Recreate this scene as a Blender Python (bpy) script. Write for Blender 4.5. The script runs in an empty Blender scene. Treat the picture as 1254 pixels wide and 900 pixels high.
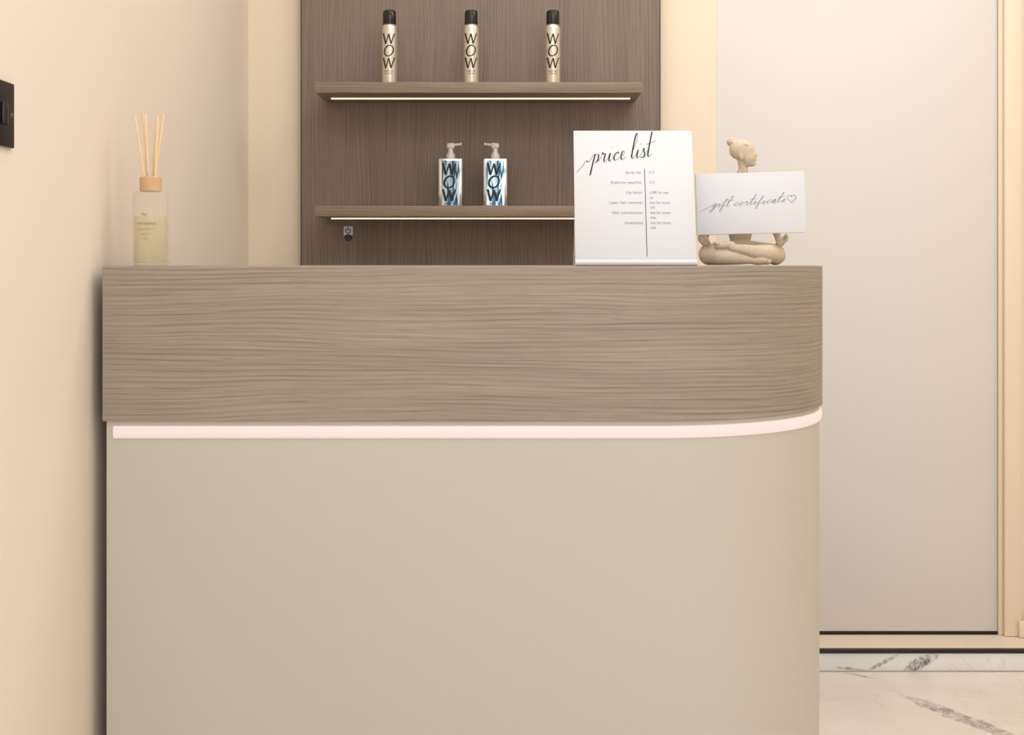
import bpy, bmesh, math, random
from mathutils import Vector, Matrix
random.seed(3)
sc = bpy.context.scene
F = 1575.0      # focal length measured in photo pixels
H = 1.104       # eye height in metres
ZOOM = None

def sx(u, d): return (u-627.0)/F*d
def sz(v, d): return H-(v-320.0)/F*d

def lin(c):
    r = []
    for v in c:
        v = v/255.0
        r.append(v/12.92 if v <= 0.04045 else ((v+0.055)/1.055)**2.4)
    return (r[0], r[1], r[2], 1.0)

# ------------------------------------------------------------ materials
class NT:
    def __init__(s, name):
        s.m = bpy.data.materials.new(name); s.m.use_nodes = True
        s.t = s.m.node_tree; s.n = s.t.nodes; s.l = s.t.links
        s.b = s.n['Principled BSDF']; s.out = s.n['Material Output']
    def add(s, t, **kw):
        n = s.n.new(t)
        for k, v in kw.items(): setattr(n, k, v)
        return n
    def link(s, a, b): s.l.new(a, b)
    def put(s, sock, v):
        if isinstance(v, bpy.types.NodeSocket): s.l.new(v, sock)
        else: sock.default_value = v
    def math(s, op, a, b=None, c=None, clamp=False):
        n = s.add('ShaderNodeMath', operation=op); n.use_clamp = clamp
        s.put(n.inputs[0], a)
        if b is not None: s.put(n.inputs[1], b)
        if c is not None: s.put(n.inputs[2], c)
        return n.outputs[0]
    def mix(s, f, a, b, blend='MIX'):
        n = s.add('ShaderNodeMix', data_type='RGBA', blend_type=blend)
        s.put(n.inputs[0], f); s.put(n.inputs[6], a); s.put(n.inputs[7], b)
        return n.outputs[2]
    def coord(s, kind='Object'):
        return s.add('ShaderNodeTexCoord').outputs[kind]
    def mapping(s, vec, scale=(1,1,1), loc=(0,0,0)):
        n = s.add('ShaderNodeMapping'); s.l.new(vec, n.inputs[0])
        n.inputs['Scale'].default_value = scale; n.inputs['Location'].default_value = loc
        return n.outputs[0]
    def noise(s, vec, scale=1.0, detail=3.0, rough=0.5, dist=0.0):
        n = s.add('ShaderNodeTexNoise'); s.l.new(vec, n.inputs['Vector'])
        n.inputs['Scale'].default_value = scale; n.inputs['Detail'].default_value = detail
        n.inputs['Roughness'].default_value = rough; n.inputs['Distortion'].default_value = dist
        return n.outputs['Fac']
    def ramp(s, f, stops):
        n = s.add('ShaderNodeValToRGB'); s.l.new(f, n.inputs[0]); e = n.color_ramp.elements
        while len(e) < len(stops): e.new(0.5)
        for i, (p, c) in enumerate(stops):
            e[i].position = p; e[i].color = c
        return n.outputs[0]
    def bump(s, h, strength=0.2, dist=0.001):
        n = s.add('ShaderNodeBump'); n.inputs['Strength'].default_value = strength
        n.inputs['Distance'].default_value = dist; s.l.new(h, n.inputs['Height'])
        s.l.new(n.outputs[0], s.b.inputs['Normal'])

def plain(name, col, rough=0.5, metal=0.0, var=0.04, scale=8.0, bump=0.0, bscale=200, spec=0.5):
    t = NT(name); c = lin(col); o = t.coord()
    f = t.noise(o, scale, 3)
    a = tuple(min(1, x*(1-var)) for x in c[:3])+(1,); b = tuple(min(1, x*(1+var)) for x in c[:3])+(1,)
    t.link(t.mix(f, a, b), t.b.inputs['Base Color'])
    t.b.inputs['Roughness'].default_value = rough; t.b.inputs['Metallic'].default_value = metal
    t.b.inputs['Specular IOR Level'].default_value = spec
    if bump: t.bump(t.noise(o, bscale, 2), bump, 0.0006)
    return t.m

def wood(name, dark, mid, light, seed=0.0, K=110.0, rough=0.5, ringw=0.08, bend=0.06):
    t = NT(name); uv0 = t.mapping(t.coord('UV'), (1,1,1), (seed, seed*1.7, 0))
    sp = t.add('ShaderNodeSeparateXYZ'); t.link(uv0, sp.inputs[0])
    low = t.noise(t.mapping(uv0, (1.3, 4.5, 1)), 1.0, 2, 0.4)
    # gently bend the fibres
    cb = t.add('ShaderNodeCombineXYZ'); t.link(sp.outputs[0], cb.inputs[0])
    vv = t.math('ADD', sp.outputs[1], t.math('MULTIPLY', low, bend)); t.link(vv, cb.inputs[1])
    uv = cb.outputs[0]
    low2 = t.noise(t.mapping(uv, (1.2, 20, 1)), 1.0, 2, 0.45)
    w = t.math('ADD', t.math('MULTIPLY', vv, K), t.math('MULTIPLY', low2, 3.0))
    ring = t.math('ADD', t.math('MULTIPLY', t.math('SINE', t.math('MULTIPLY', w, 6.283)), 0.5), 0.5)
    amp = t.noise(t.mapping(uv, (1.5, 11, 1), (4,4,0)), 1.0, 2, 0.5)
    ring = t.math('SUBTRACT', 1.0, t.math('MULTIPLY', t.math('POWER', ring, 2.5), t.math('MULTIPLY', amp, 1.7)))
    fine = t.noise(t.mapping(uv, (5, 640, 1)), 1.0, 2, 0.6)
    mid_n = t.noise(t.mapping(uv, (2.4, 340, 1)), 1.0, 3, 0.6)
    pore = t.noise(t.mapping(uv, (16, 600, 1), (9,2,0)), 1.0, 1, 0.5)
    f = t.math('ADD', t.math('MULTIPLY', fine, 0.38), t.math('MULTIPLY', ring, ringw))
    f = t.math('ADD', f, t.math('MULTIPLY', mid_n, 0.36))
    f = t.math('ADD', f, t.math('MULTIPLY', low2, 0.16))
    col = t.ramp(f, [(0.31, lin(dark)), (0.49, lin(mid)), (0.67, lin(light))])
    pm = t.math('MULTIPLY', t.math('GREATER_THAN', pore, 0.64), 0.34)
    col = t.mix(pm, col, lin(dark))
    t.link(col, t.b.inputs['Base Color'])
    t.b.inputs['Roughness'].default_value = rough
    t.b.inputs['Specular IOR Level'].default_value = 0.35
    t.bump(f, 0.03, 0.0004)
    return t.m

def emit(name, col, strength, base=(240,225,215), rough=0.5):
    t = NT(name); o = t.coord(); f = t.noise(o, 3, 1)
    c = lin(col)
    t.link(t.mix(f, c, tuple(x*0.97 for x in c[:3])+(1,)), t.b.inputs['Emission Color'])
    t.b.inputs['Emission Strength'].default_value = strength
    t.b.inputs['Base Color'].default_value = lin(base)
    t.b.inputs['Roughness'].default_value = rough
    return t.m

def marble(name, base, base2, veins, ax=(0,1), generic=0.5, rough=0.25):
    t = NT(name); o = t.coord()
    sp = t.add('ShaderNodeSeparateXYZ'); t.link(o, sp.inputs[0])
    X, Y = sp.outputs[ax[0]], sp.outputs[ax[1]]
    cl = t.noise(o, 2.5, 5, 0.6)
    col = t.mix(t.ramp(cl, [(0.35, (0,0,0,1)), (0.65, (1,1,1,1))]), lin(base), lin(base2))
    n1 = t.noise(o, 2.1, 6, 0.62, 0.8)
    d = t.math('ABSOLUTE', t.math('SUBTRACT', n1, 0.5))
    v = t.math('SUBTRACT', 1.0, t.math('DIVIDE', d, 0.010), clamp=True)
    m = t.math('GREATER_THAN', t.noise(o, 1.3, 2), 0.54)
    col = t.mix(t.math('MULTIPLY', t.math('MULTIPLY', v, m), generic), col, lin((180,160,140)))
    w1 = t.math('SUBTRACT', t.noise(o, 14, 6, 0.7), 0.5)
    w2 = t.noise(o, 34, 6, 0.85)
    for (ax_, ay_, bx_, by_, wd, dk, amp) in veins:
        L = math.hypot(bx_-ax_, by_-ay_); dx, dy = (bx_-ax_)/L, (by_-ay_)/L
        px = t.math('SUBTRACT', X, ax_); py = t.math('SUBTRACT', Y, ay_)
        tt = t.math('DIVIDE', t.math('ADD', t.math('MULTIPLY', px, dx), t.math('MULTIPLY', py, dy)), L)
        s_ = t.math('ADD', t.math('MULTIPLY', px, -dy), t.math('MULTIPLY', py, dx))
        s_ = t.math('ABSOLUTE', t.math('ADD', s_, t.math('MULTIPLY', w1, amp)))
        win = t.math('MULTIPLY', t.math('MULTIPLY', t.math('MULTIPLY', tt, t.math('SUBTRACT', 1.0, tt)), 5.0, clamp=True), 1.0, clamp=True)
        wid = t.math('ADD', t.math('MULTIPLY', t.math('MULTIPLY', w2, win), wd*2.4), 0.0002)
        k = t.math('SUBTRACT', 1.0, t.math('DIVIDE', s_, wid), clamp=True)
        br = t.math('MULTIPLY', t.math('SUBTRACT', w2, 0.38), 5.0, clamp=True)
        k = t.math('MULTIPLY', t.math('MULTIPLY', t.math('MULTIPLY', k, 2.4, clamp=True), br), win)
        col = t.mix(t.math('MULTIPLY', k, dk), col, lin((104,94,100)))
    t.link(col, t.b.inputs['Base Color'])
    t.b.inputs['Roughness'].default_value = rough
    return t.m

M = {}
M['wall_l'] = plain('cream_wall_paint', (234,221,205), 0.55, var=0.015, scale=3, bump=0.12, bscale=60)
M['wall_b'] = plain('peach_wall_paint', (239,223,200), 0.6, var=0.012, scale=3, bump=0.1, bscale=80)
M['ceil'] = plain('ceiling_paint', (236,236,236), 0.8, var=0.01)
M['door'] = plain('door_white_paint', (223,218,213), 0.5, var=0.012, scale=2, bump=0.05, bscale=60)
M['trim'] = plain('trim_peach_paint', (239,221,196), 0.45, var=0.01)
M['steptop'] = plain('threshold_cream', (232,217,197), 0.5, var=0.03)
M['black'] = plain('black_satin', (18,17,17), 0.4, var=0.1)
M['blackmetal'] = plain('black_switch_plate', (24,22,22), 0.35, 0.3, var=0.1)
M['blackgloss'] = plain('black_gloss_cap', (16,14,14), 0.22, var=0.1)
M['greige'] = plain('greige_laminate', (197,192,182), 0.42, var=0.008, scale=2, bump=0.03, bscale=400)
M['wood_h'] = wood('oak_laminate_counter', (114,101,90), (152,139,126), (174,161,147), 0.0, 120)
M['wood_v'] = wood('oak_laminate_panel', (98,84,73), (127,111,99), (145,129,116), 3.3, 100)
M['wood_s'] = wood('oak_laminate_shelf', (102,85,71), (138,120,104), (157,140,123), 5.1, 120)
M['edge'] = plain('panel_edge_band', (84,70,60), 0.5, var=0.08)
M['led_c'] = emit('pink_white_led_diffuser', (255,236,231), 0.62, (160,144,140))
M['led_s'] = emit('warm_led_diffuser', (255,226,198), 1.1, (200,188,176))
M['gold'] = plain('champagne_metallic', (216,205,190), 0.3, 0.65, var=0.03)
M['ink'] = plain('black_ink', (20,19,20), 0.6, var=0.1)
M['inkgrey'] = plain('grey_ink', (145,143,143), 0.6, var=0.05)
M['inkbrown'] = plain('brown_ink', (132,116,88), 0.6, var=0.05)
M['white'] = plain('white_card', (219,221,226), 0.4, var=0.006)
M['chrome'] = plain('silver_chrome', (214,216,216), 0.12, 1.0, var=0.03)
M['pump'] = plain('clear_grey_plastic', (206,200,194), 0.2, 0.1, var=0.05)
M['capwood'] = plain('light_wood_cap', (210,172,130), 0.55, var=0.08, scale=40)
M['reed'] = plain('rattan_reed', (238,212,170), 0.7, var=0.06, scale=60)

# silver / blue mirror label: silver ground with vertical blue-black reflections painted into the colour
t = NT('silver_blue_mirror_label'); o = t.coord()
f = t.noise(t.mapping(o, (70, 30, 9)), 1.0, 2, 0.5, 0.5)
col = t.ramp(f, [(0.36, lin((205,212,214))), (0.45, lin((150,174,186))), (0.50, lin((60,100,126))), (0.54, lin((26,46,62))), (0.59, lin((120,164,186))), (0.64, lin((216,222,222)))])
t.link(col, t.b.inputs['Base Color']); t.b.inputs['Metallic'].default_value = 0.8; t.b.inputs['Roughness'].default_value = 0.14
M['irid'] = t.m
# statue stone
t = NT('speckled_sandstone'); o = t.coord()
f = t.noise(o, 330, 3, 0.7); g = t.noise(o, 40, 3)
c = t.mix(g, lin((200,181,156)), lin((215,198,175)))
c = t.mix(t.math('MULTIPLY', t.math('GREATER_THAN', f, 0.58), 0.35), c, lin((156,132,106)))
t.link(c, t.b.inputs['Base Color']); t.b.inputs['Roughness'].default_value = 0.6; t.bump(f, 0.1, 0.0003)
M['stone'] = t.m
# clear glass and liquid
def glassy(name, col, transp, rough):
    t = NT(name); o = t.coord(); f = t.noise(o, 12, 2)
    c = lin(col)
    t.link(t.mix(f, c, tuple(x*0.96 for x in c[:3])+(1,)), t.b.inputs['Base Color'])
    t.b.inputs['Roughness'].default_value = rough
    tr = t.add('ShaderNodeBsdfTransparent'); tr.inputs[0].default_value = tuple(0.86+0.14*x for x in c[:3])+(1,)
    mx = t.add('ShaderNodeMixShader'); mx.inputs[0].default_value = transp
    t.link(t.b.outputs[0], mx.inputs[1]); t.link(tr.outputs[0], mx.inputs[2]); t.link(mx.outputs[0], t.out.inputs[0])
    return t.m
M['glass'] = glassy('bottle_glass', (232,226,212), 0.76, 0.08)
M['liquid'] = glassy('yellow_diffuser_oil', (240,224,174), 0.64, 0.15)

# ------------------------------------------------------------ mesh helpers
def link(o): sc.collection.objects.link(o); return o
def root(name, loc, label, cat, group=None):
    e = bpy.data.objects.new(name, None); e.empty_display_size = 0.05; e.location = loc
    link(e); e['label'] = label; e['category'] = cat
    if group: e['group'] = group
    return e
def finish(name, bm, mat, parent=None, smooth=False, label=None, angle=None):
    bmesh.ops.recalc_face_normals(bm, faces=bm.faces[:])
    me = bpy.data.meshes.new(name); bm.to_mesh(me); bm.free()
    if smooth:
        for p in me.polygons: p.use_smooth = True
        if angle is not None: me.set_sharp_from_angle(angle=math.radians(angle))
    o = bpy.data.objects.new(name, me)
    if mat is not None: me.materials.append(mat)
    link(o)
    if parent: o.parent = parent
    if label: o['label'] = label
    return o
def box_bm(x0,x1,y0,y1,z0,z1,bevel=0.0,seg=2,bm=None):
    own = bm is None
    b = bmesh.new()
    bmesh.ops.create_cube(b, size=1, matrix=Matrix.Translation(((x0+x1)/2,(y0+y1)/2,(z0+z1)/2)) @ Matrix.Diagonal((x1-x0,y1-y0,z1-z0,1)))
    if bevel: bmesh.ops.bevel(b, geom=b.edges[:], offset=bevel, segments=seg, profile=0.5, affect='EDGES')
    if own: return b
    me = bpy.data.meshes.new('tmp'); b.to_mesh(me); b.free(); bm.from_mesh(me); bpy.data.meshes.remove(me)
    return bm
def grain_uv(bm, axis):
    uv = bm.loops.layers.uv.verify(); oth = [a for a in (0,1,2) if a != axis]
    for f in bm.faces:
        for l in f.loops:
            c = l.vert.co; l[uv].uv = (c[axis], c[oth[0]]+c[oth[1]])
def box(name, x0,x1,y0,y1,z0,z1, mat, parent=None, bevel=0.0, seg=2, grain=None, label=None):
    b = box_bm(x0,x1,y0,y1,z0,z1,bevel,seg)
    if grain is not None: grain_uv(b, grain)
    return finish(name, b, mat, parent, smooth=bool(bevel), label=label, angle=40)
def lathe_bm(prof, seg=40, bm=None, cx=0, cy=0):
    bm = bm or bmesh.new(); rings = []
    for (r, z) in prof:
        if r < 1e-6: rings.append([bm.verts.new((cx,cy,z))])
        else: rings.append([bm.verts.new((cx+r*math.cos(2*math.pi*i/seg), cy+r*math.sin(2*math.pi*i/seg), z)) for i in range(seg)])
    for a, b in zip(rings, rings[1:]):
        for i in range(seg):
            j = (i+1) % seg
            if len(a) == 1 and len(b) == 1: continue
            if len(a) == 1: bm.faces.new((a[0], b[i], b[j]))
            elif len(b) == 1: bm.faces.new((a[i], a[j], b[0]))
            else: bm.faces.new((a[i], a[j], b[j], b[i]))
    return bm
def tube_bm(p, q, r0, r1, seg=12, bm=None):
    bm = bm or bmesh.new(); p = Vector(p); q = Vector(q); d = (q-p)
    m = Matrix.Translation((p+q)/2) @ d.to_track_quat('Z', 'Y').to_matrix().to_4x4()
    bmesh.ops.create_cone(bm, cap_ends=True, segments=seg, radius1=r0, radius2=r1, depth=d.length, matrix=m)
    return bm
def text_verts(txt, size, align='CENTER'):
    cu = bpy.data.curves.new('t', 'FONT'); cu.body = txt; cu.size = size; cu.align_x = align; cu.resolution_u = 4
    ob = bpy.data.objects.new('t', cu); link(ob)
    bpy.context.view_layer.update()
    dg = bpy.context.evaluated_depsgraph_get()
    me = bpy.data.meshes.new_from_object(ob.evaluated_get(dg))
    bpy.data.objects.remove(ob); bpy.data.curves.remove(cu)
    return me
def add_text(bm, txt, x, z, size, align='CENTER', xs=1.0):
    """text in the XZ plane facing -Y, y=0"""
    me = text_verts(txt, size, align)
    nv = [bm.verts.new((x+v.co.x*xs, 0, z+v.co.y)) for v in me.vertices]
    for p in me.polygons:
        try: bm.faces.new([nv[i] for i in p.vertices])
        except ValueError: pass
    bpy.data.meshes.remove(me)

# ---- brush script lettering
G = {
'p':([(0,.2),(.28,1.0),(.22,0),(.12,-1.35),(.25,.2),(.45,.95),(.75,.8),(.72,.2),(.42,.02),(.95,.3)],.95),
'r':([(0,.3),(.2,1.1),(.32,.85),(.55,.9),(.5,.2),(.65,0),(.9,.3)],.9),
'i':([(0,.3),(.2,.95),(.18,.25),(.3,0),(.55,.3)],.55),
'c':([(0,.3),(.5,.95),(.62,.78),(.45,.92),(.18,.5),(.35,.02),(.8,.3)],.8),
'e':([(0,.3),(.45,.6),(.5,.9),(.3,.95),(.18,.5),(.35,.02),(.75,.3)],.75),
'l':([(0,.3),(.42,1.9),(.36,2.85),(.2,2.3),(.12,.4),(.3,0),(.55,.3)],.55),
's':([(0,.3),(.3,1.05),(.35,.75),(.5,.3),(.3,0),(.08,.1),(.4,.05),(.7,.3)],.7),
't':([(0,.3),(.3,2.3),(.26,2.7),(.18,.4),(.35,0),(.6,.3)],.6),
'g':([(0,.3),(.55,.9),(.25,.9),(.12,.4),(.35,.05),(.55,.5),(.6,.95),(.5,-.6),(.25,-1.3),(.05,-1.0),(.5,-.1),(.85,.3)],.85),
'f':([(0,.3),(.45,1.8),(.4,2.2),(.25,1.8),(.2,0),(.15,-1.1),(.35,-1.0),(.35,-.1),(.3,.15),(.7,.3)],.7),
'a':([(0,.3),(.55,.9),(.25,.9),(.12,.4),(.3,.03),(.55,.5),(.58,.9),(.58,.2),(.7,0),(.9,.3)],.9)}
def catmull(P, n=7):
    P = [Vector(p) for p in P]; Q = [P[0]]+P+[P[-1]]; out = []
    for i in range(1, len(Q)-2):
        a,b,c,d = Q[i-1],Q[i],Q[i+1],Q[i+2]
        for k in range(n):
            t = k/n
            out.append(0.5*((2*b)+(c-a)*t+(2*a-5*b+4*c-d)*t*t+(3*b-a-3*c+d)*t**3))
    out.append(P[-1]); return out
def script(text, entry=None, space=.35, extra=0.0):
    strokes = []; cur = []; x = 0
    if entry: cur = [Vector(p) for p in entry]
    for ch in text:
        if ch == ' ':
            if cur: strokes.append(cur); cur = []
            x += space; continue
        pts, w = G[ch]
        pp = [Vector((x+a, b)) for a, b in pts]
        cur += pp if not cur else pp[1:]
        if ch == 'i': strokes.append([Vector((x+.36,1.5)), Vector((x+.42,1.62))])
        if ch == 't': strokes.append([Vector((x-.25,1.45)), Vector((x+.25,1.55)), Vector((x+.85,1.75))])
        x += w+extra
    if cur: strokes.append(cur)
    return strokes, x
def ribbon(bm, strokes, x, z, sx_, sz_, slant, rise, w_up, w_down, smooth=True):
    for k, st in enumerate(strokes):
        c = catmull([(p.x, p.y) for p in st]) if smooth else [Vector((p.x, p.y)) for p in st]
        pts = [Vector((x+(p.x+slant*p.y)*sx_, z+p.y*sz_+p.x*sx_*rise)) for p in c]
        prev = None
        for i, p in enumerate(pts):
            a = pts[max(0,i-1)]; b = pts[min(len(pts)-1,i+1)]; d = (b-a)
            if d.length < 1e-9: continue
            d.normalize(); n = Vector((-d.y, d.x))
            w = w_up+(w_down-w_up)*max(0, -d.y)**1.5
            L = bm.verts.new((p.x+n.x*w/2, -0.00002*(i % 2), p.y+n.y*w/2)); R = bm.verts.new((p.x-n.x*w/2, -0.00002*(i % 2), p.y-n.y*w/2))
            if prev: bm.faces.new((prev[0], prev[1], R, L))
            prev = (L, R)
def strokes_logo(bm, cx, z_top, w, h, gap, lw):
    """tall W / O / W stacked, each built of straight even strokes"""
    for k, ch in enumerate('WOW'):
        zb_ = z_top-(k+1)*h-k*gap
        if ch == 'W':
            P = [(-.5,1),(-.28,0),(0.0,.95),(.2,0),(.5,1)]
            for a, b_ in zip(P, P[1:]):
                N_ = 5; seg_ = [Vector((a[0]+(b_[0]-a[0])*i/N_, a[1]+(b_[1]-a[1])*i/N_)) for i in range(N_+1)]
                thick = lw if b_[1] < a[1] else lw*0.7
                ribbon(bm, [seg_], cx, zb_, w, h, 0.0, 0, thick, thick, False)
        else:
            seg_ = [Vector((.40*math.cos(a), .5+.48*math.sin(a)+.1*math.cos(a))) for a in [2*math.pi*i/28 for i in range(29)]]
            ribbon(bm, [seg_], cx, zb_, w, h, 0.0, 0, lw*0.75, lw, False)

# ------------------------------------------------------------ room shell
XL = -0.738; DB = 3.60; XR = 2.2; ZC = 2.6; Y0 = -1.6
def struct(o, label): o['kind'] = 'structure'; o['label'] = label; return o
struct(box('wall_left', XL-0.1, XL, Y0, DB+0.1, 0, ZC, M['wall_l']), 'smooth cream painted side wall')
dx0, dx1, dtop = sx(877, DB), sx(1222, DB), 2.25
b = box_bm(XL, dx0, DB, DB+0.1, 0, ZC)
box_bm(dx1, XR, DB, DB+0.1, 0, ZC, bm=b); box_bm(dx0, dx1, DB, DB+0.1, dtop, ZC, bm=b); box_bm(dx0, dx1, DB+0.05, DB+0.1, 0, dtop, bm=b)
struct(finish('wall_back', b, M['wall_b']), 'peach cream painted wall with a door opening')
struct(box('wall_right', XR, XR+0.1, Y0, DB+0.1, 0, ZC, M['wall_b']), 'plain peach cream side wall')
struct(box('ceiling', XL-0.1, XR+0.1, Y0, DB+0.1, ZC, ZC+0.1, M['ceil']), 'plain off-white ceiling')
M['floor'] = marble('marble_floor', (236,230,221), (224,216,205), [
    (0.985,3.29,1.19,2.93,0.024,0.75,0.05), (0.86,3.47,0.97,3.40,0.006,0.6,0.03)], (0,1), 0.2)
struct(box('floor', XL-0.1, XR+0.1, Y0, DB+0.1, -0.05, 0, M['floor']), 'polished cream marble floor with dark veins')
SD = 3.464
M['riser'] = marble('marble_riser', (240,238,238), (228,225,225), [
    (sx(1060,SD),0.0,sx(1104,SD),0.05,0.005,0.8,0.012), (sx(1104,SD),-0.003,sx(1152,SD),0.052,0.015,0.95,0.015), (sx(1020,SD),0.012,sx(1064,SD),0.0,0.003,0.7,0.01)], (0,2), 0.2)
struct(box('trim_1', XL, XR, SD, DB, 0.0, 0.0484, M['riser']), 'white marble step riser with dark veins')
struct(box('trim_2', XL, XR, SD-0.003, SD+0.012, 0.0484, 0.0593, M['black'], bevel=0.001), 'black metal step edge strip')
struct(box('trim_3', XL, XR, SD+0.012, DB, 0.0484, 0.0588, M['steptop']), 'cream threshold on top of the marble step')
struct(box('trim_5', XL, XR, SD-0.006, SD, 0.0, 0.0015, plain('grout', (170,158,144), 0.8)), 'thin grout joint at the foot of the step')
struct(box('door_1', dx0+0.0003, dx1-0.0003, DB+0.004, DB+0.05, 0.068, dtop-0.002, M['door'], bevel=0.0006), 'flush off-white painted door')
struct(box('door_gap_shadow', dx0, dx1, DB+0.003, DB+0.05, 0.0589, 0.067, M['black']), 'black strip standing in for the shadow gap under the door')  # shade of the door gap modelled as a solid black strip
b = box_bm(dx1, dx1+0.012, DB-0.006, DB+0.004, 0.0595, dtop+0.06, 0.002)
box_bm(dx1+0.012, sx(1248,DB), DB-0.020, DB, 0.0595, dtop+0.06, 0.003, bm=b)
struct(finish('trim_4', b, M['trim'], smooth=True, angle=40), 'peach painted stepped door architrave')
struct(box('trim_6', dx0, dx1, DB-0.02, DB, dtop, dtop+0.06, M['trim'], bevel=0.003), 'peach painted door head casing')
struct(box('baseboard_back', sx(1243,DB), XR, DB-0.034, DB-0.0201, 0.0595, 0.105, M['trim'], bevel=0.003), 'low painted skirting beside the door frame')

# ------------------------------------------------------------ reception counter
D0 = 2.25; CT = 1.0954; R = 0.37; XC = 0.252; XA = -0.717; YB = 2.80
ctr = root('reception_counter', (0.0, 2.5, 0.0), 'greige reception counter with oak-look curved top band and glowing light strip', 'reception desk')
def outline(off, x_start, y_end, seg=40):
    out = []
    n = 14
    for i in range(n): out.append((Vector((x_start+(XC-x_start)*i/n, D0)), Vector((0,-1))))
    for i in range(seg+1):
        a = math.pi/2*i/seg
        out.append((Vector((XC+R*math.sin(a), D0+R*(1-math.cos(a)))), Vector((math.sin(a), -math.cos(a)))))
    out.append((Vector((XC+R, y_end)), Vector((1,0))))
    return [(p+n_*off, n_) for p, n_ in out]
def prism(name, off, xs, ye, z0, z1, mat):
    o = outline(off, xs, ye); pts = [p for p, _ in o]; pts.append(Vector((xs, ye)))
    bm = bmesh.new(); uv = bm.loops.layers.uv.verify()
    lo = [bm.verts.new((p.x, p.y-2.5, z0)) for p in pts]; hi = [bm.verts.new((p.x, p.y-2.5, z1)) for p in pts]
    s = [0]
    for a, b_ in zip(pts, pts[1:]+pts[:1]): s.append(s[-1]+(b_-a).length)
    N = len(pts)
    for i in range(N):
        j = (i+1) % N
        f = bm.faces.new((lo[i], lo[j], hi[j], hi[i]))
        for l, u_ in zip(f.loops, ((s[i],z0),(s[i+1],z0),(s[i+1],z1),(s[i],z1))): l[uv].uv = u_
    for ring in (hi, lo[::-1]):
        f = bm.faces.new(ring)
        for l in f.loops: l[uv].uv = (l.vert.co.x, l.vert.co.y+0.7)
    return finish(name, bm, mat, ctr, smooth=True, angle=35)
ZW = 0.824
o = prism('top_band', 0.0, XA, YB, ZW, CT, M['wood_h']); o['label'] = 'oak-look laminate top band with horizontal grain'
md = o.modifiers.new('edge', 'BEVEL'); md.width = 0.0012; md.segments = 2; md.limit_method = 'ANGLE'; md.angle_limit = math.radians(50)
o = prism('body_panel', -0.006, XA+0.006, YB-0.01, 0.0, ZW, M['greige']); o['label'] = 'plain greige curved front body'
zt, zb = 0.8153, 0.7938; zc = (zt+zb)/2; hh = (zt-zb)/2
prof = [(-0.002, zb)]+[(0.001+0.0042*math.cos(a), zc+hh*math.sin(a)) for a in [math.radians(-86+172*k/12) for k in range(13)]]+[(-0.002, zt)]
bm = bmesh.new(); path = outline(-0.006, sx(138, D0), 2.72)
rings = [[bm.verts.new((p.x+n.x*q, p.y+n.y*q-2.5, z)) for q, z in prof] for p, n in path]
for a, c in zip(rings, rings[1:]):
    for i in range(len(prof)-1): bm.faces.new((a[i], c[i], c[i+1], a[i+1]))
bm.faces.new(rings[0]); bm.faces.new(rings[-1])
finish('light_strip', bm, M['led_c'], ctr, smooth=True, angle=50, label='glowing pinkish white light strip')

# ------------------------------------------------------------ wall panel and shelves
PF = 3.56; SF = 3.36
su = root('wall_panel', (0.0, 3.58, 0.0593), 'tall dark oak-look panel with vertical grain fixed to wall', 'wall panel')
px0, px1 = sx(368, PF), sx(809, PF)
z_off = 0.0593
box('back_panel', px0+0.004, px1-0.004, PF-3.58, DB-3.58, 0.001, 2.45-z_off, M['wood_v'], su, grain=2)
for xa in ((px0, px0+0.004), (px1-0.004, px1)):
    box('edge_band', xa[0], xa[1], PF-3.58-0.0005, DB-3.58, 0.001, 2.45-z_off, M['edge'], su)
for k, v in enumerate((100.5, 252.0)):
    zt_ = sz(v, SF)
    sr = root('wall_shelf', (0.0, PF, zt_-0.028), ('oak-look shelf carrying hairspray cans, lit from beneath', 'oak-look shelf carrying mirror spray bottles, lit from beneath')[k], 'shelf', 'oak-look lit shelves')
    box('board', sx(386,SF), sx(786,SF), SF-PF, -0.0003, 0, 0.028, M['wood_s'], sr, bevel=0.001, grain=0)
    box('light_strip', sx(405,3.46), sx(772,3.46), 3.464-PF, 3.472-PF, -0.0035, 0.0002, M['led_s'], sr, bevel=0.001, label='warm glowing light strip under the shelf')
ZS1, ZS2 = sz(100.5, SF), sz(252.0, SF)

# power button
pw = root('power_button', (sx(426.5,PF), PF, sz(282.5,PF)), 'small black push button with white power symbol plate on wood panel', 'light switch')
s = PF/F
box('plate', -5.5*s, 5.5*s, -0.003, 0, -5.5*s, 5.5*s, M['white'], pw, bevel=0.0008)
bm = bmesh.new()
for i in range(20):
    a0 = math.radians(125+290*i/20); a1 = math.radians(125+290*(i+1)/20)
    q = [bm.verts.new((r_*math.cos(a), -0.0033, r_*math.sin(a)-0.3*s)) for a, r_ in ((a0,2.4*s),(a0,3.5*s),(a1,3.5*s),(a1,2.4*s))]
    bm.faces.new(q)
q = [bm.verts.new((x_*s, -0.0033, z_*s)) for x_, z_ in ((-.55,-0.2),(.55,-0.2),(.55,4),(-.55,4))]; bm.faces.new(q)
finish('power_symbol', bm, M['ink'], pw)
bm = lathe_bm([(0,-0.004),(4.0*s,-0.004),(4.4*s,-0.002),(4.4*s,0)], 28); bm.transform(Matrix.Translation((0,0,-8.5*s)) @ Matrix.Rotation(math.radians(-90),4,'X') @ Matrix.Scale(-1,4,(0,0,1)) )
for v_ in bm.verts: v_.co.y = -abs(v_.co.y)
finish('button', bm, M['blackgloss'], pw, smooth=True, angle=40)

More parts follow.
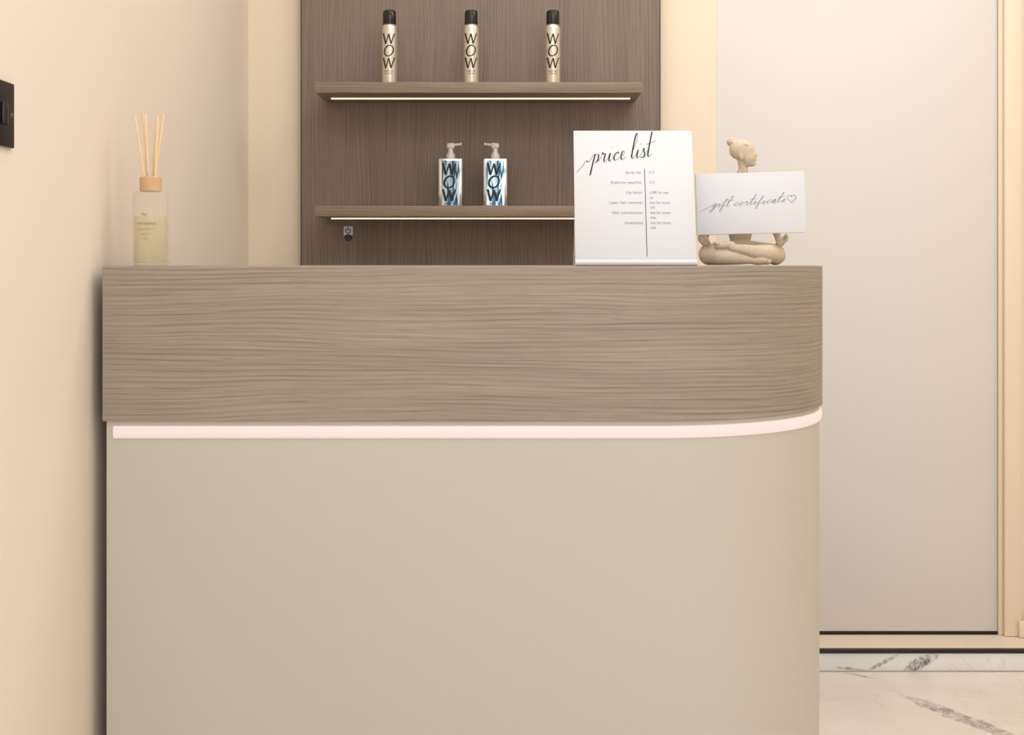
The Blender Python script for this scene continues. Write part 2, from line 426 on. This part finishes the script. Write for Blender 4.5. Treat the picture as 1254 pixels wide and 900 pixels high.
# wall switch on left wall
sw = root('wall_switch', (XL, 1.823, sz(142.5,1.893)), 'black double light switch on cream wall', 'light switch')
box('plate', 0, 0.006, -0.070, 0.070, -0.0475, 0.0475, M['blackmetal'], sw, bevel=0.002, seg=3)
for yy in (-0.03, 0.03):
    box('rocker', 0.0055, 0.0095, yy-0.011, yy+0.011, -0.016, 0.016, M['blackgloss'], sw, bevel=0.0015)
for yy in (-0.06, 0.06):
    bm = lathe_bm([(0.0035,0),(0.0035,0.001),(0,0.0014)], 16); bm.transform(Matrix.Translation((0.0058,yy,0)) @ Matrix.Rotation(math.radians(90),4,'Y'))
    finish('screw', bm, M['chrome'], sw, smooth=True, angle=40)

# ------------------------------------------------------------ copies
def dup(r, loc, rotz=0.0):
    n = r.copy(); sc.collection.objects.link(n); n.location = loc; n.rotation_euler[2] = rotz
    def rec(src, dst):
        for c in src.children:
            cc = c.copy(); sc.collection.objects.link(cc); cc.parent = dst; rec(c, cc)
    rec(r, n); return n

# spray cans
rb = 0.0209
can = root('spray_can', (sx(477,3.46), 3.46, ZS1), 'slim champagne gold hairspray can with black cap on shelf', 'hairspray', 'hairspray cans on the upper shelf')
bm = lathe_bm([(0,0.002),(rb-0.003,0.0),(rb-0.0005,0.001),(rb,0.003),(rb,0.158),(rb-0.0008,0.162),(rb-0.003,0.165),(rb-0.004,0.167),(0,0.167)], 48)
finish('can_body', bm, M['gold'], can, smooth=True, angle=40)
bm = lathe_bm([(rb-0.0035,0.1672),(rb-0.0032,0.169),(rb-0.0034,0.2),(rb-0.005,0.2045),(rb-0.008,0.206),(0,0.206)], 48)
finish('cap', bm, M['blackgloss'], can, smooth=True, angle=50)
bm = bmesh.new()
def zc_(v): return (106.8-v)/455.0
strokes_logo(bm, 0, zc_(42), 0.030, 0.029, 0.0035, 0.0042)
add_text(bm, 'style on', 0, zc_(89.0), 0.0075); add_text(bm, 'STEROIDS', 0, zc_(92), 0.0048)
for v_ in bm.verts: v_.co.y += -math.sqrt(max(0, (rb+0.0003)**2-v_.co.x**2))
finish('lettering', bm, M['ink'], can)
for cx in (577, 677): dup(can, (sx(cx,3.46), 3.46, ZS1))

# silver mirror bottles
DBt = 3.455
mb = root('pump_bottle', (sx(552,DBt), DBt, ZS2), 'rectangular silver mirror bottle with blue sheen and spray nozzle', 'hair product', 'mirror spray bottles on the lower shelf')
bm = bmesh.new()
bmesh.ops.create_cube(bm, size=1, matrix=Matrix.Translation((0,0,0.0648)) @ Matrix.Diagonal((0.066,0.034,0.1296,1)))
ve = [e for e in bm.edges if abs(e.verts[0].co.z-e.verts[1].co.z) > 0.05]
bmesh.ops.bevel(bm, geom=ve, offset=0.006, segments=5, profile=0.5, affect='EDGES')
te = [e for e in bm.edges if abs(e.verts[0].co.z-e.verts[1].co.z) < 1e-5]
bmesh.ops.bevel(bm, geom=te, offset=0.002, segments=2, profile=0.5, affect='EDGES')
finish('bottle_body', bm, M['chrome'], mb, smooth=True, angle=35)
lab = box('front_label', -0.0235, 0.0245, -0.0175, -0.0168, 0.005, 0.125, M['irid'], mb, label='silver label with painted blue mirror reflections')
bm = bmesh.new()
strokes_logo(bm, -0.003, 0.118, 0.034, 0.032, 0.003, 0.0062)
add_text(bm, 'dream coat', -0.002, 0.008, 0.007)
for v_ in bm.verts: v_.co.y -= 0.0179
finish('lettering', bm, M['ink'], mb)
bm = lathe_bm([(0.010,0.1294),(0.0122,0.131),(0.0122,0.140),(0.010,0.144),(0.0075,0.148),(0.0065,0.158),(0,0.158)], 32)
finish('collar', bm, M['pump'], mb, smooth=True, angle=40, label='clear grey collar')
bm = box_bm(-0.0105, 0.0105, -0.007, 0.007, 0.157, 0.173, 0.004, 3)
for v_ in bm.verts:
    if v_.co.z > 0.165: v_.co.z += 0.10*v_.co.x
tube_bm((0.006,0,0.167),(0.027,0,0.169),0.0045,0.0035,16,bm); tube_bm((0.027,0,0.169),(0.030,0,0.1695),0.0052,0.0052,16,bm)
finish('spray_nozzle', bm, M['pump'], mb, smooth=True, angle=40, label='clear grey plastic spray nozzle')
m2 = dup(mb, (sx(606.5,DBt), DBt, ZS2))
for c in m2.children:
    if c.name.startswith('spray_nozzle'): c.rotation_euler[2] = math.pi

# ------------------------------------------------------------ reed diffuser
DD = 2.365; q = DD/F
rd = root('reed_diffuser', (sx(184.5,DD), DD, CT), 'clear glass reed diffuser with yellow oil, wooden cap and rattan reeds', 'reed diffuser')
hw = 21.2*q
bh = 91*q
finish('glass_bottle', lathe_bm([(0,0.0),(hw-0.003,0.0),(hw-0.0008,0.001),(hw,0.003),(hw,bh-0.005),(hw-0.0012,bh-0.0018),(hw-0.004,bh),(0,bh)], 64), M['glass'], rd, smooth=True, angle=60)
ri = hw-0.003
finish('perfume_oil', lathe_bm([(0,0.006),(ri-0.002,0.006),(ri,0.008),(ri,bh*0.66),(0,bh*0.66)], 56), M['liquid'], rd, smooth=True, angle=60, label='pale yellow oil')
finish('wooden_cap', lathe_bm([(0,bh),(13*q-0.001,bh),(13*q,bh+0.001),(13*q,bh+17*q),(13*q-0.0015,bh+18*q),(0.010,bh+18*q),(0.010,bh+14*q),(0,bh+14*q)], 40), M['capwood'], rd, smooth=True, angle=40)
zc0 = bh+14*q; ztop = 186*q
for (a, bt, yy, dz) in ((-8,-18,-2,2),(-5,-11,3,-1),(-2,-4,-4,1),(2,5,4,2),(5,14,3,0),(7,10,-2,3)):
    bm = tube_bm((a*0.8*q, yy*0.6*q, zc0), (bt*q, yy*2.2*q, ztop-dz*q), 0.0022, 0.0022, 10)
    finish('reed', bm, M['reed'], rd, smooth=True, angle=50)
bm = bmesh.new()
st, w = script('ree', space=.3)
ribbon(bm, st, -6*q, bh-30*q, 0.0048, 0.0045, 0.3, 0.0, 0.0004, 0.0008)
for i, (tx, sz_) in enumerate((('WHITE JASMINE',0.0060),('a luxury reed diffuser',0.0042),('relax & restore',0.0042),('200 ml',0.0042))):
    add_text(bm, tx, 0, bh-(41+i*6)*q, sz_, xs=0.82)
for v_ in bm.verts: v_.co.y += -math.sqrt(max(0, (hw+0.0004)**2-v_.co.x**2))
finish('label_lettering', bm, M['inkbrown'], rd)

# ------------------------------------------------------------ price list sign
DP = 2.325; q = DP/F; tilt = math.radians(15)
ps = root('price_list_sign', (sx(779,DP), DP, CT), 'white tilted tabletop price list sign with black script heading', 'sign')
hW = 74.5*q; hL = 168*q*1.035+0.004; th = 0.003
rot = Matrix.Rotation(-tilt, 4, 'X')
bm = box_bm(-hW, hW, 0, th, 0.001, hL, 0.0008); bm.transform(rot)
finish('sign_sheet', bm, M['white'], ps, smooth=True, angle=40)
# foot with a small curved lip at the front
bm = bmesh.new(); lp = []
for k in range(9):
    a = math.radians(100+170*k/8)
    lp.append((-0.001+0.006*math.cos(a), 0.0062+0.006*math.sin(a)))
lp += [(0.075, 0.0002)]
outer = lp; inner = [(y_, z_+0.0022) if i_ > 5 else (y_+0.0022, z_) for i_, (y_, z_) in enumerate(lp)]
rings = [[bm.verts.new((x_, y_, z_)) for (y_, z_) in outer+inner[::-1]] for x_ in (-hW, hW)]
n_ = len(rings[0])
for i in range(n_): bm.faces.new((rings[0][i], rings[0][(i+1)%n_], rings[1][(i+1)%n_], rings[1][i]))
for r_ in rings: bm.faces.new(r_)
finish('sign_foot', bm, M['white'], ps, smooth=True, angle=40)
bm = box_bm(-hW, hW, 0, 0.003, 0, 0.10, 0.0008); bm.transform(Matrix.Translation((0,0.074,0.0005)) @ Matrix.Rotation(math.radians(26),4,'X'))
finish('sign_prop', bm, M['white'], ps, smooth=True, angle=40)
def SU(u): return (u-778.5)*q*1.015
def SV(v): return (325.5-v)*q*1.05
def plane_obj(bm, name, mat, off=0.0004):
    for v_ in bm.verts: v_.co.y += -off
    bm.transform(rot); return finish(name, bm, mat, ps)
bm = bmesh.new()
st, w = script('price list', entry=[(-1.55,-0.9),(-1.0,-0.3),(-0.6,0.35),(-0.3,0.2)], space=.55)
ribbon(bm, st, SU(726), SV(199), 0.0162, 0.0176, 0.18, 0.12, 0.0007, 0.0026)
plane_obj(bm, 'script_heading', M['ink'])
bm = bmesh.new()
rows = [(212,'Spray tan',['£15']),(224.5,'Eyebrow wax/tint',['£15']),(237,'Lip blush',['£180 inc top','up']),(249.5,'Laser hair removal',['Ask for more','info']),(262,'Hair consultation',['Ask for more','info']),(274.5,'Aesthetics',['Ask for more','info'])]
for v, a, bb in rows:
    add_text(bm, a, SU(788), SV(v), 0.0080, 'RIGHT')
    for i, l_ in enumerate(bb): add_text(bm, l_, SU(797), SV(v+i*6), 0.0076, 'LEFT', xs=0.9)
plane_obj(bm, 'price_text', M['inkgrey'])
bm = bmesh.new()
bm.faces.new([bm.verts.new(c) for c in ((SU(791.6),0,SV(314)),(SU(792.4),0,SV(314)),(SU(792.4),0,SV(206)),(SU(791.6),0,SV(206)))])
plane_obj(bm, 'divider_line', M['ink'])

# ------------------------------------------------------------ seated figurine
DS = 2.445; u = 1/650.0
fg = root('yoga_figurine', (sx(908,DS), DS, CT), 'beige stone figurine of a person sitting cross-legged with hair bun', 'figurine')
TPL = {}
for s_ in (1,2,3):
    tb = bmesh.new(); bmesh.ops.create_icosphere(tb, subdivisions=s_, radius=1.0)
    TPL[s_] = ([v.co.copy() for v in tb.verts], [[v.index for v in f.verts] for f in tb.faces]); tb.free()
VV, FF = [], []
def ball(c, r, mat=None, sub=3):
    if isinstance(r, (int, float)): r = (r, r, r)
    m = Matrix.Translation(Vector(c)) @ Matrix.Diagonal((r[0], r[1], r[2], 1))
    if mat is not None: m = mat @ m
    vs, fs = TPL[sub]; n0 = len(VV)
    VV.extend([m @ v for v in vs]); FF.extend([[i+n0 for i in f] for f in fs])
def limb(p, q_, r0, r1, mat=None, sub=2):
    if max(r0, r1) > 5: sub = 3
    p = Vector(p); q_ = Vector(q_); L = (q_-p).length; n = max(3, int(L/(min(r0, r1)*0.3))+1)
    for i in range(n+1):
        t_ = i/n; ball(p.lerp(q_, t_), r0+(r1-r0)*t_, mat, sub)
# torso
ball((0,8,20),(21,16,15)); ball((0,8,45),(15,11,24)); ball((0,7,78),(20,12,24)); limb((-23,8,97),(23,8,97),8,8)
limb((0,6,90),(1,6,116),8,5.6)
for s_ in (-1, 1):
    limb((s_*26,8,96),(s_*39,10,62),7.5,6); limb((s_*39,10,62),(s_*45,-2,34),5.8,4.2)
    # hand: palm, four fingers, thumb
    limb((s_*45,-2,34),(s_*45.5,-8,29),4.2,4.4); ball((s_*46,-9,28),(5.4,6.8,4.2))
    for k in range(4):
        y_ = -14+k*3.5; ln = (0.92,1.05,1.0,0.8)[k]
        a = Vector((s_*48, y_, 28.5)); b_ = a+Vector((s_*4.4*ln, -1.0+0.4*k, 2.4*ln)); c_ = b_+Vector((s_*1.6*ln,-0.6,4.2*ln)); d_ = c_+Vector((-s_*1.6,-0.2,2.8*ln))
        limb(a,b_,2.2,2.0); limb(b_,c_,2.0,1.75); limb(c_,d_,1.75,1.4)
    a = Vector((s_*42.5,-13,28.5)); b_ = a+Vector((s_*2.5,-3,3.6)); c_ = b_+Vector((s_*3.5,-0.5,3.4)); limb(a,b_,2.5,2.1); limb(b_,c_,2.1,1.6)
# legs
limb((-15,8,17),(-41,-3,14.5),14,12.5); limb((15,8,17),(41,-3,14.5),14,12.5)
limb((-41,-5,13.5),(-30,-15,12.5),12.5,11.5); limb((-30,-15,12.5),(-14,-21,10.5),11.5,9.2); limb((-14,-21,10.5),(8,-22,8),9.2,5.6)
ball((17,-22,7.2),(13,6.6,6.2)); ball((27,-20,6.2),(7,6,4.8))
limb((41,-5,13.5),(30,-16,15),12.5,11.5); limb((30,-16,15),(12,-23,17),11.5,8.4); limb((12,-23,17),(-12,-26,21.5),8.4,5.2)
ball((-14,-25,22),(6.4,6,5.5)); m_ = Matrix.Translation((-25,-23,25.5)) @ Matrix.Rotation(math.radians(-8),4,'Y')
ball((0,0,0),(13,6.4,5.0), m_)
for k in range(5): limb((-33,-27+k*2.6,27-k*0.3),(-37.5+k*0.8,-27.5+k*2.7,28-k*0.4),2.4-0.15*k,2.0-0.12*k)
# head, looking along +x and slightly toward viewer
hm = Matrix.Translation((4,4,137.5)) @ Matrix.Rotation(math.radians(-22),4,'Z') @ Matrix.Rotation(math.radians(-7),4,'Y') @ Matrix.Scale(1.02,4)
ball((0,0,4),(13,11.6,13),hm); ball((5,0,-3.6),(9.4,9.2,11.6),hm); ball((9.2,0,-12.0),(4.2,4.2,3.4),hm); limb((0,0,-9),(8.6,0,-12),6,3.8,hm)
ball((7,3.8,-5),(5.8,5.0,6.5),hm); ball((7,-3.8,-5),(5.8,5.0,6.5),hm)
limb((12.8,0,3.4),(15.2,0,-2.4),1.3,1.6,hm); ball((13.9,1.3,-2.9),1.3,hm); ball((13.9,-1.3,-2.9),1.3,hm)
ball((13.3,0,-6.4),(1.5,2.7,0.9),hm); ball((13.0,0,-8.4),(1.5,2.4,1.1),hm)
for s_ in (-1,1):
    limb((12.6,s_*2,4.2),(9.8,s_*7.4,4.0),0.8,0.7,hm); ball((11.2,s_*4.2,1.0),(1.5,2.4,1.2),hm)
    ball((-2.0,s_*9.8,-1.5),(3.0,2.3,4.6),hm); ball((-1.8,s_*9.6,-5.2),(1.7,1.6,2.0),hm)
# swept-back hair with shallow strands and a coiled bun
ball((-3.4,0,6.4),(13.8,12.7,12.2),hm)
for k_ in range(-6,7):
    pts = []
    for j in range(7):
        th_ = math.radians(28+22*j); ph = k_*0.155
        pts.append(Vector((-3.4+13.8*math.cos(th_)*math.cos(ph*0.6), 12.7*math.sin(ph)*(1.0-0.1*j*abs(ph)), 6.4+12.2*math.sin(th_)*math.cos(ph))))
    for a, b_ in zip(pts, pts[1:]): limb(a, b_, 0.8, 0.8, hm, 1)
limb((-8,0,13),(-11,0,16),6,5,hm)
ball((-13.5,0,18.0),(5.6,5.8,5.6),hm)
for k in range(22):
    a = 2*math.pi*k/22; ball((-13.2+4.8*math.cos(a), 5.1*math.sin(a), 17.6-1.5*math.cos(a)),1.4,hm,2)
limb((-3.5,0,-8),(-3,1,-24),5.6,5.3,hm)
me0 = bpy.data.meshes.new('body'); me0.from_pydata([tuple(v*u) for v in VV], [], FF); me0.update()
fo = bpy.data.objects.new('body', me0); link(fo); me0.materials.append(M['stone'])
md = fo.modifiers.new('r', 'REMESH'); md.mode = 'VOXEL'; md.voxel_size = 0.001; md.use_smooth_shade = True
md = fo.modifiers.new('s', 'SMOOTH'); md.factor = 0.5; md.iterations = 4
bpy.context.view_layer.update(); dg = bpy.context.evaluated_depsgraph_get()
me = bpy.data.meshes.new_from_object(fo.evaluated_get(dg)); fo.modifiers.clear(); fo.data = me
for v_ in me.vertices:
    if v_.co.z < 0.0005: v_.co.z = 0.0005
for p in me.polygons: p.use_smooth = True
if not me.materials: me.materials.append(M['stone'])
fo.parent = fg; fo.name = 'body'

# gift certificate card
DG = 2.395; q = DG/F
gc = root('gift_certificate_card', (sx(920.5,DG), DG, sz(286,DG)), 'white gift certificate block with thin script resting on figurine lap', 'sign')
gc.rotation_euler = (math.radians(-3), math.radians(-1.4), math.radians(-2))
box('card', -66.5*q, 66.5*q, 0, 0.010, 0, 75*q, M['white'], gc, bevel=0.0008)
bm = bmesh.new()
st, w = script('gift certificate', entry=[(-1.8,-.9),(-1.3,-.5),(-.6,.2)], space=.55, extra=0.14)
ribbon(bm, st, -48*q, 33*q, 0.0104, 0.0070, 0.40, 0.05, 0.0004, 0.0007)
hx, hz = 50*q, 42*q
hp = []
for i in range(25):
    a = 2*math.pi*i/24; hp.append(Vector((hx+0.34*q*16*math.sin(a)**3, hz+0.32*q*(13*math.cos(a)-5*math.cos(2*a)-2*math.cos(3*a)-math.cos(4*a)))))
ribbon(bm, [hp], 0, 0, 1, 1, 0, 0, 0.0005, 0.0007)
for v_ in bm.verts: v_.co.y -= 0.0004
finish('script_lettering', bm, M['ink'], gc)

# ------------------------------------------------------------ lights
def area(name, loc, rot_, sx_, sy_, power, col):
    l = bpy.data.lights.new(name, 'AREA'); l.shape = 'RECTANGLE'; l.size = sx_; l.size_y = sy_; l.energy = power; l.color = col
    o = bpy.data.objects.new(name, l); o.location = loc; o.rotation_euler = rot_; link(o)
area('overhead_softbox', (0.5, 1.0, 2.55), (0,0,0), 2.0, 1.6, 26, (1,0.99,0.98))  # unseen softbox added overhead as soft main light, no fixture modelled
area('rear_softbox', (0.7, 2.75, 2.55), (0,0,0), 2.4, 0.7, 18.5, (1,0.985,0.97))  # unseen softbox added to brighten the door and back wall
area('front_fill', (0.9, -1.5, 1.6), (math.radians(88),0,0), 2.2, 1.8, 22, (0.97,0.98,1.0))  # frontal fill added behind the camera, there is no window
w = bpy.data.worlds.new('world'); sc.world = w; w.use_nodes = True
w.node_tree.nodes['Background'].inputs[0].default_value = (0.985, 0.985, 0.99, 1); w.node_tree.nodes['Background'].inputs[1].default_value = 0.64
sc.view_settings.view_transform = 'Standard'

# ------------------------------------------------------------ camera
cam = bpy.data.cameras.new('camera'); co = bpy.data.objects.new('camera', cam); link(co)
co.location = (0, 0, H); co.rotation_euler = (math.radians(90), 0, 0)
cam.sensor_width = 36; cam.lens = F/1254*36; cam.shift_y = -(450-320)/1254.0
if ZOOM:
    z_, cx_, cy_ = ZOOM
    cam.lens *= z_; cam.shift_x = (cx_-627)/(1254/z_); cam.shift_y = -(cy_-320)/(1254/z_)
cam.clip_start = 0.05
sc.camera = co
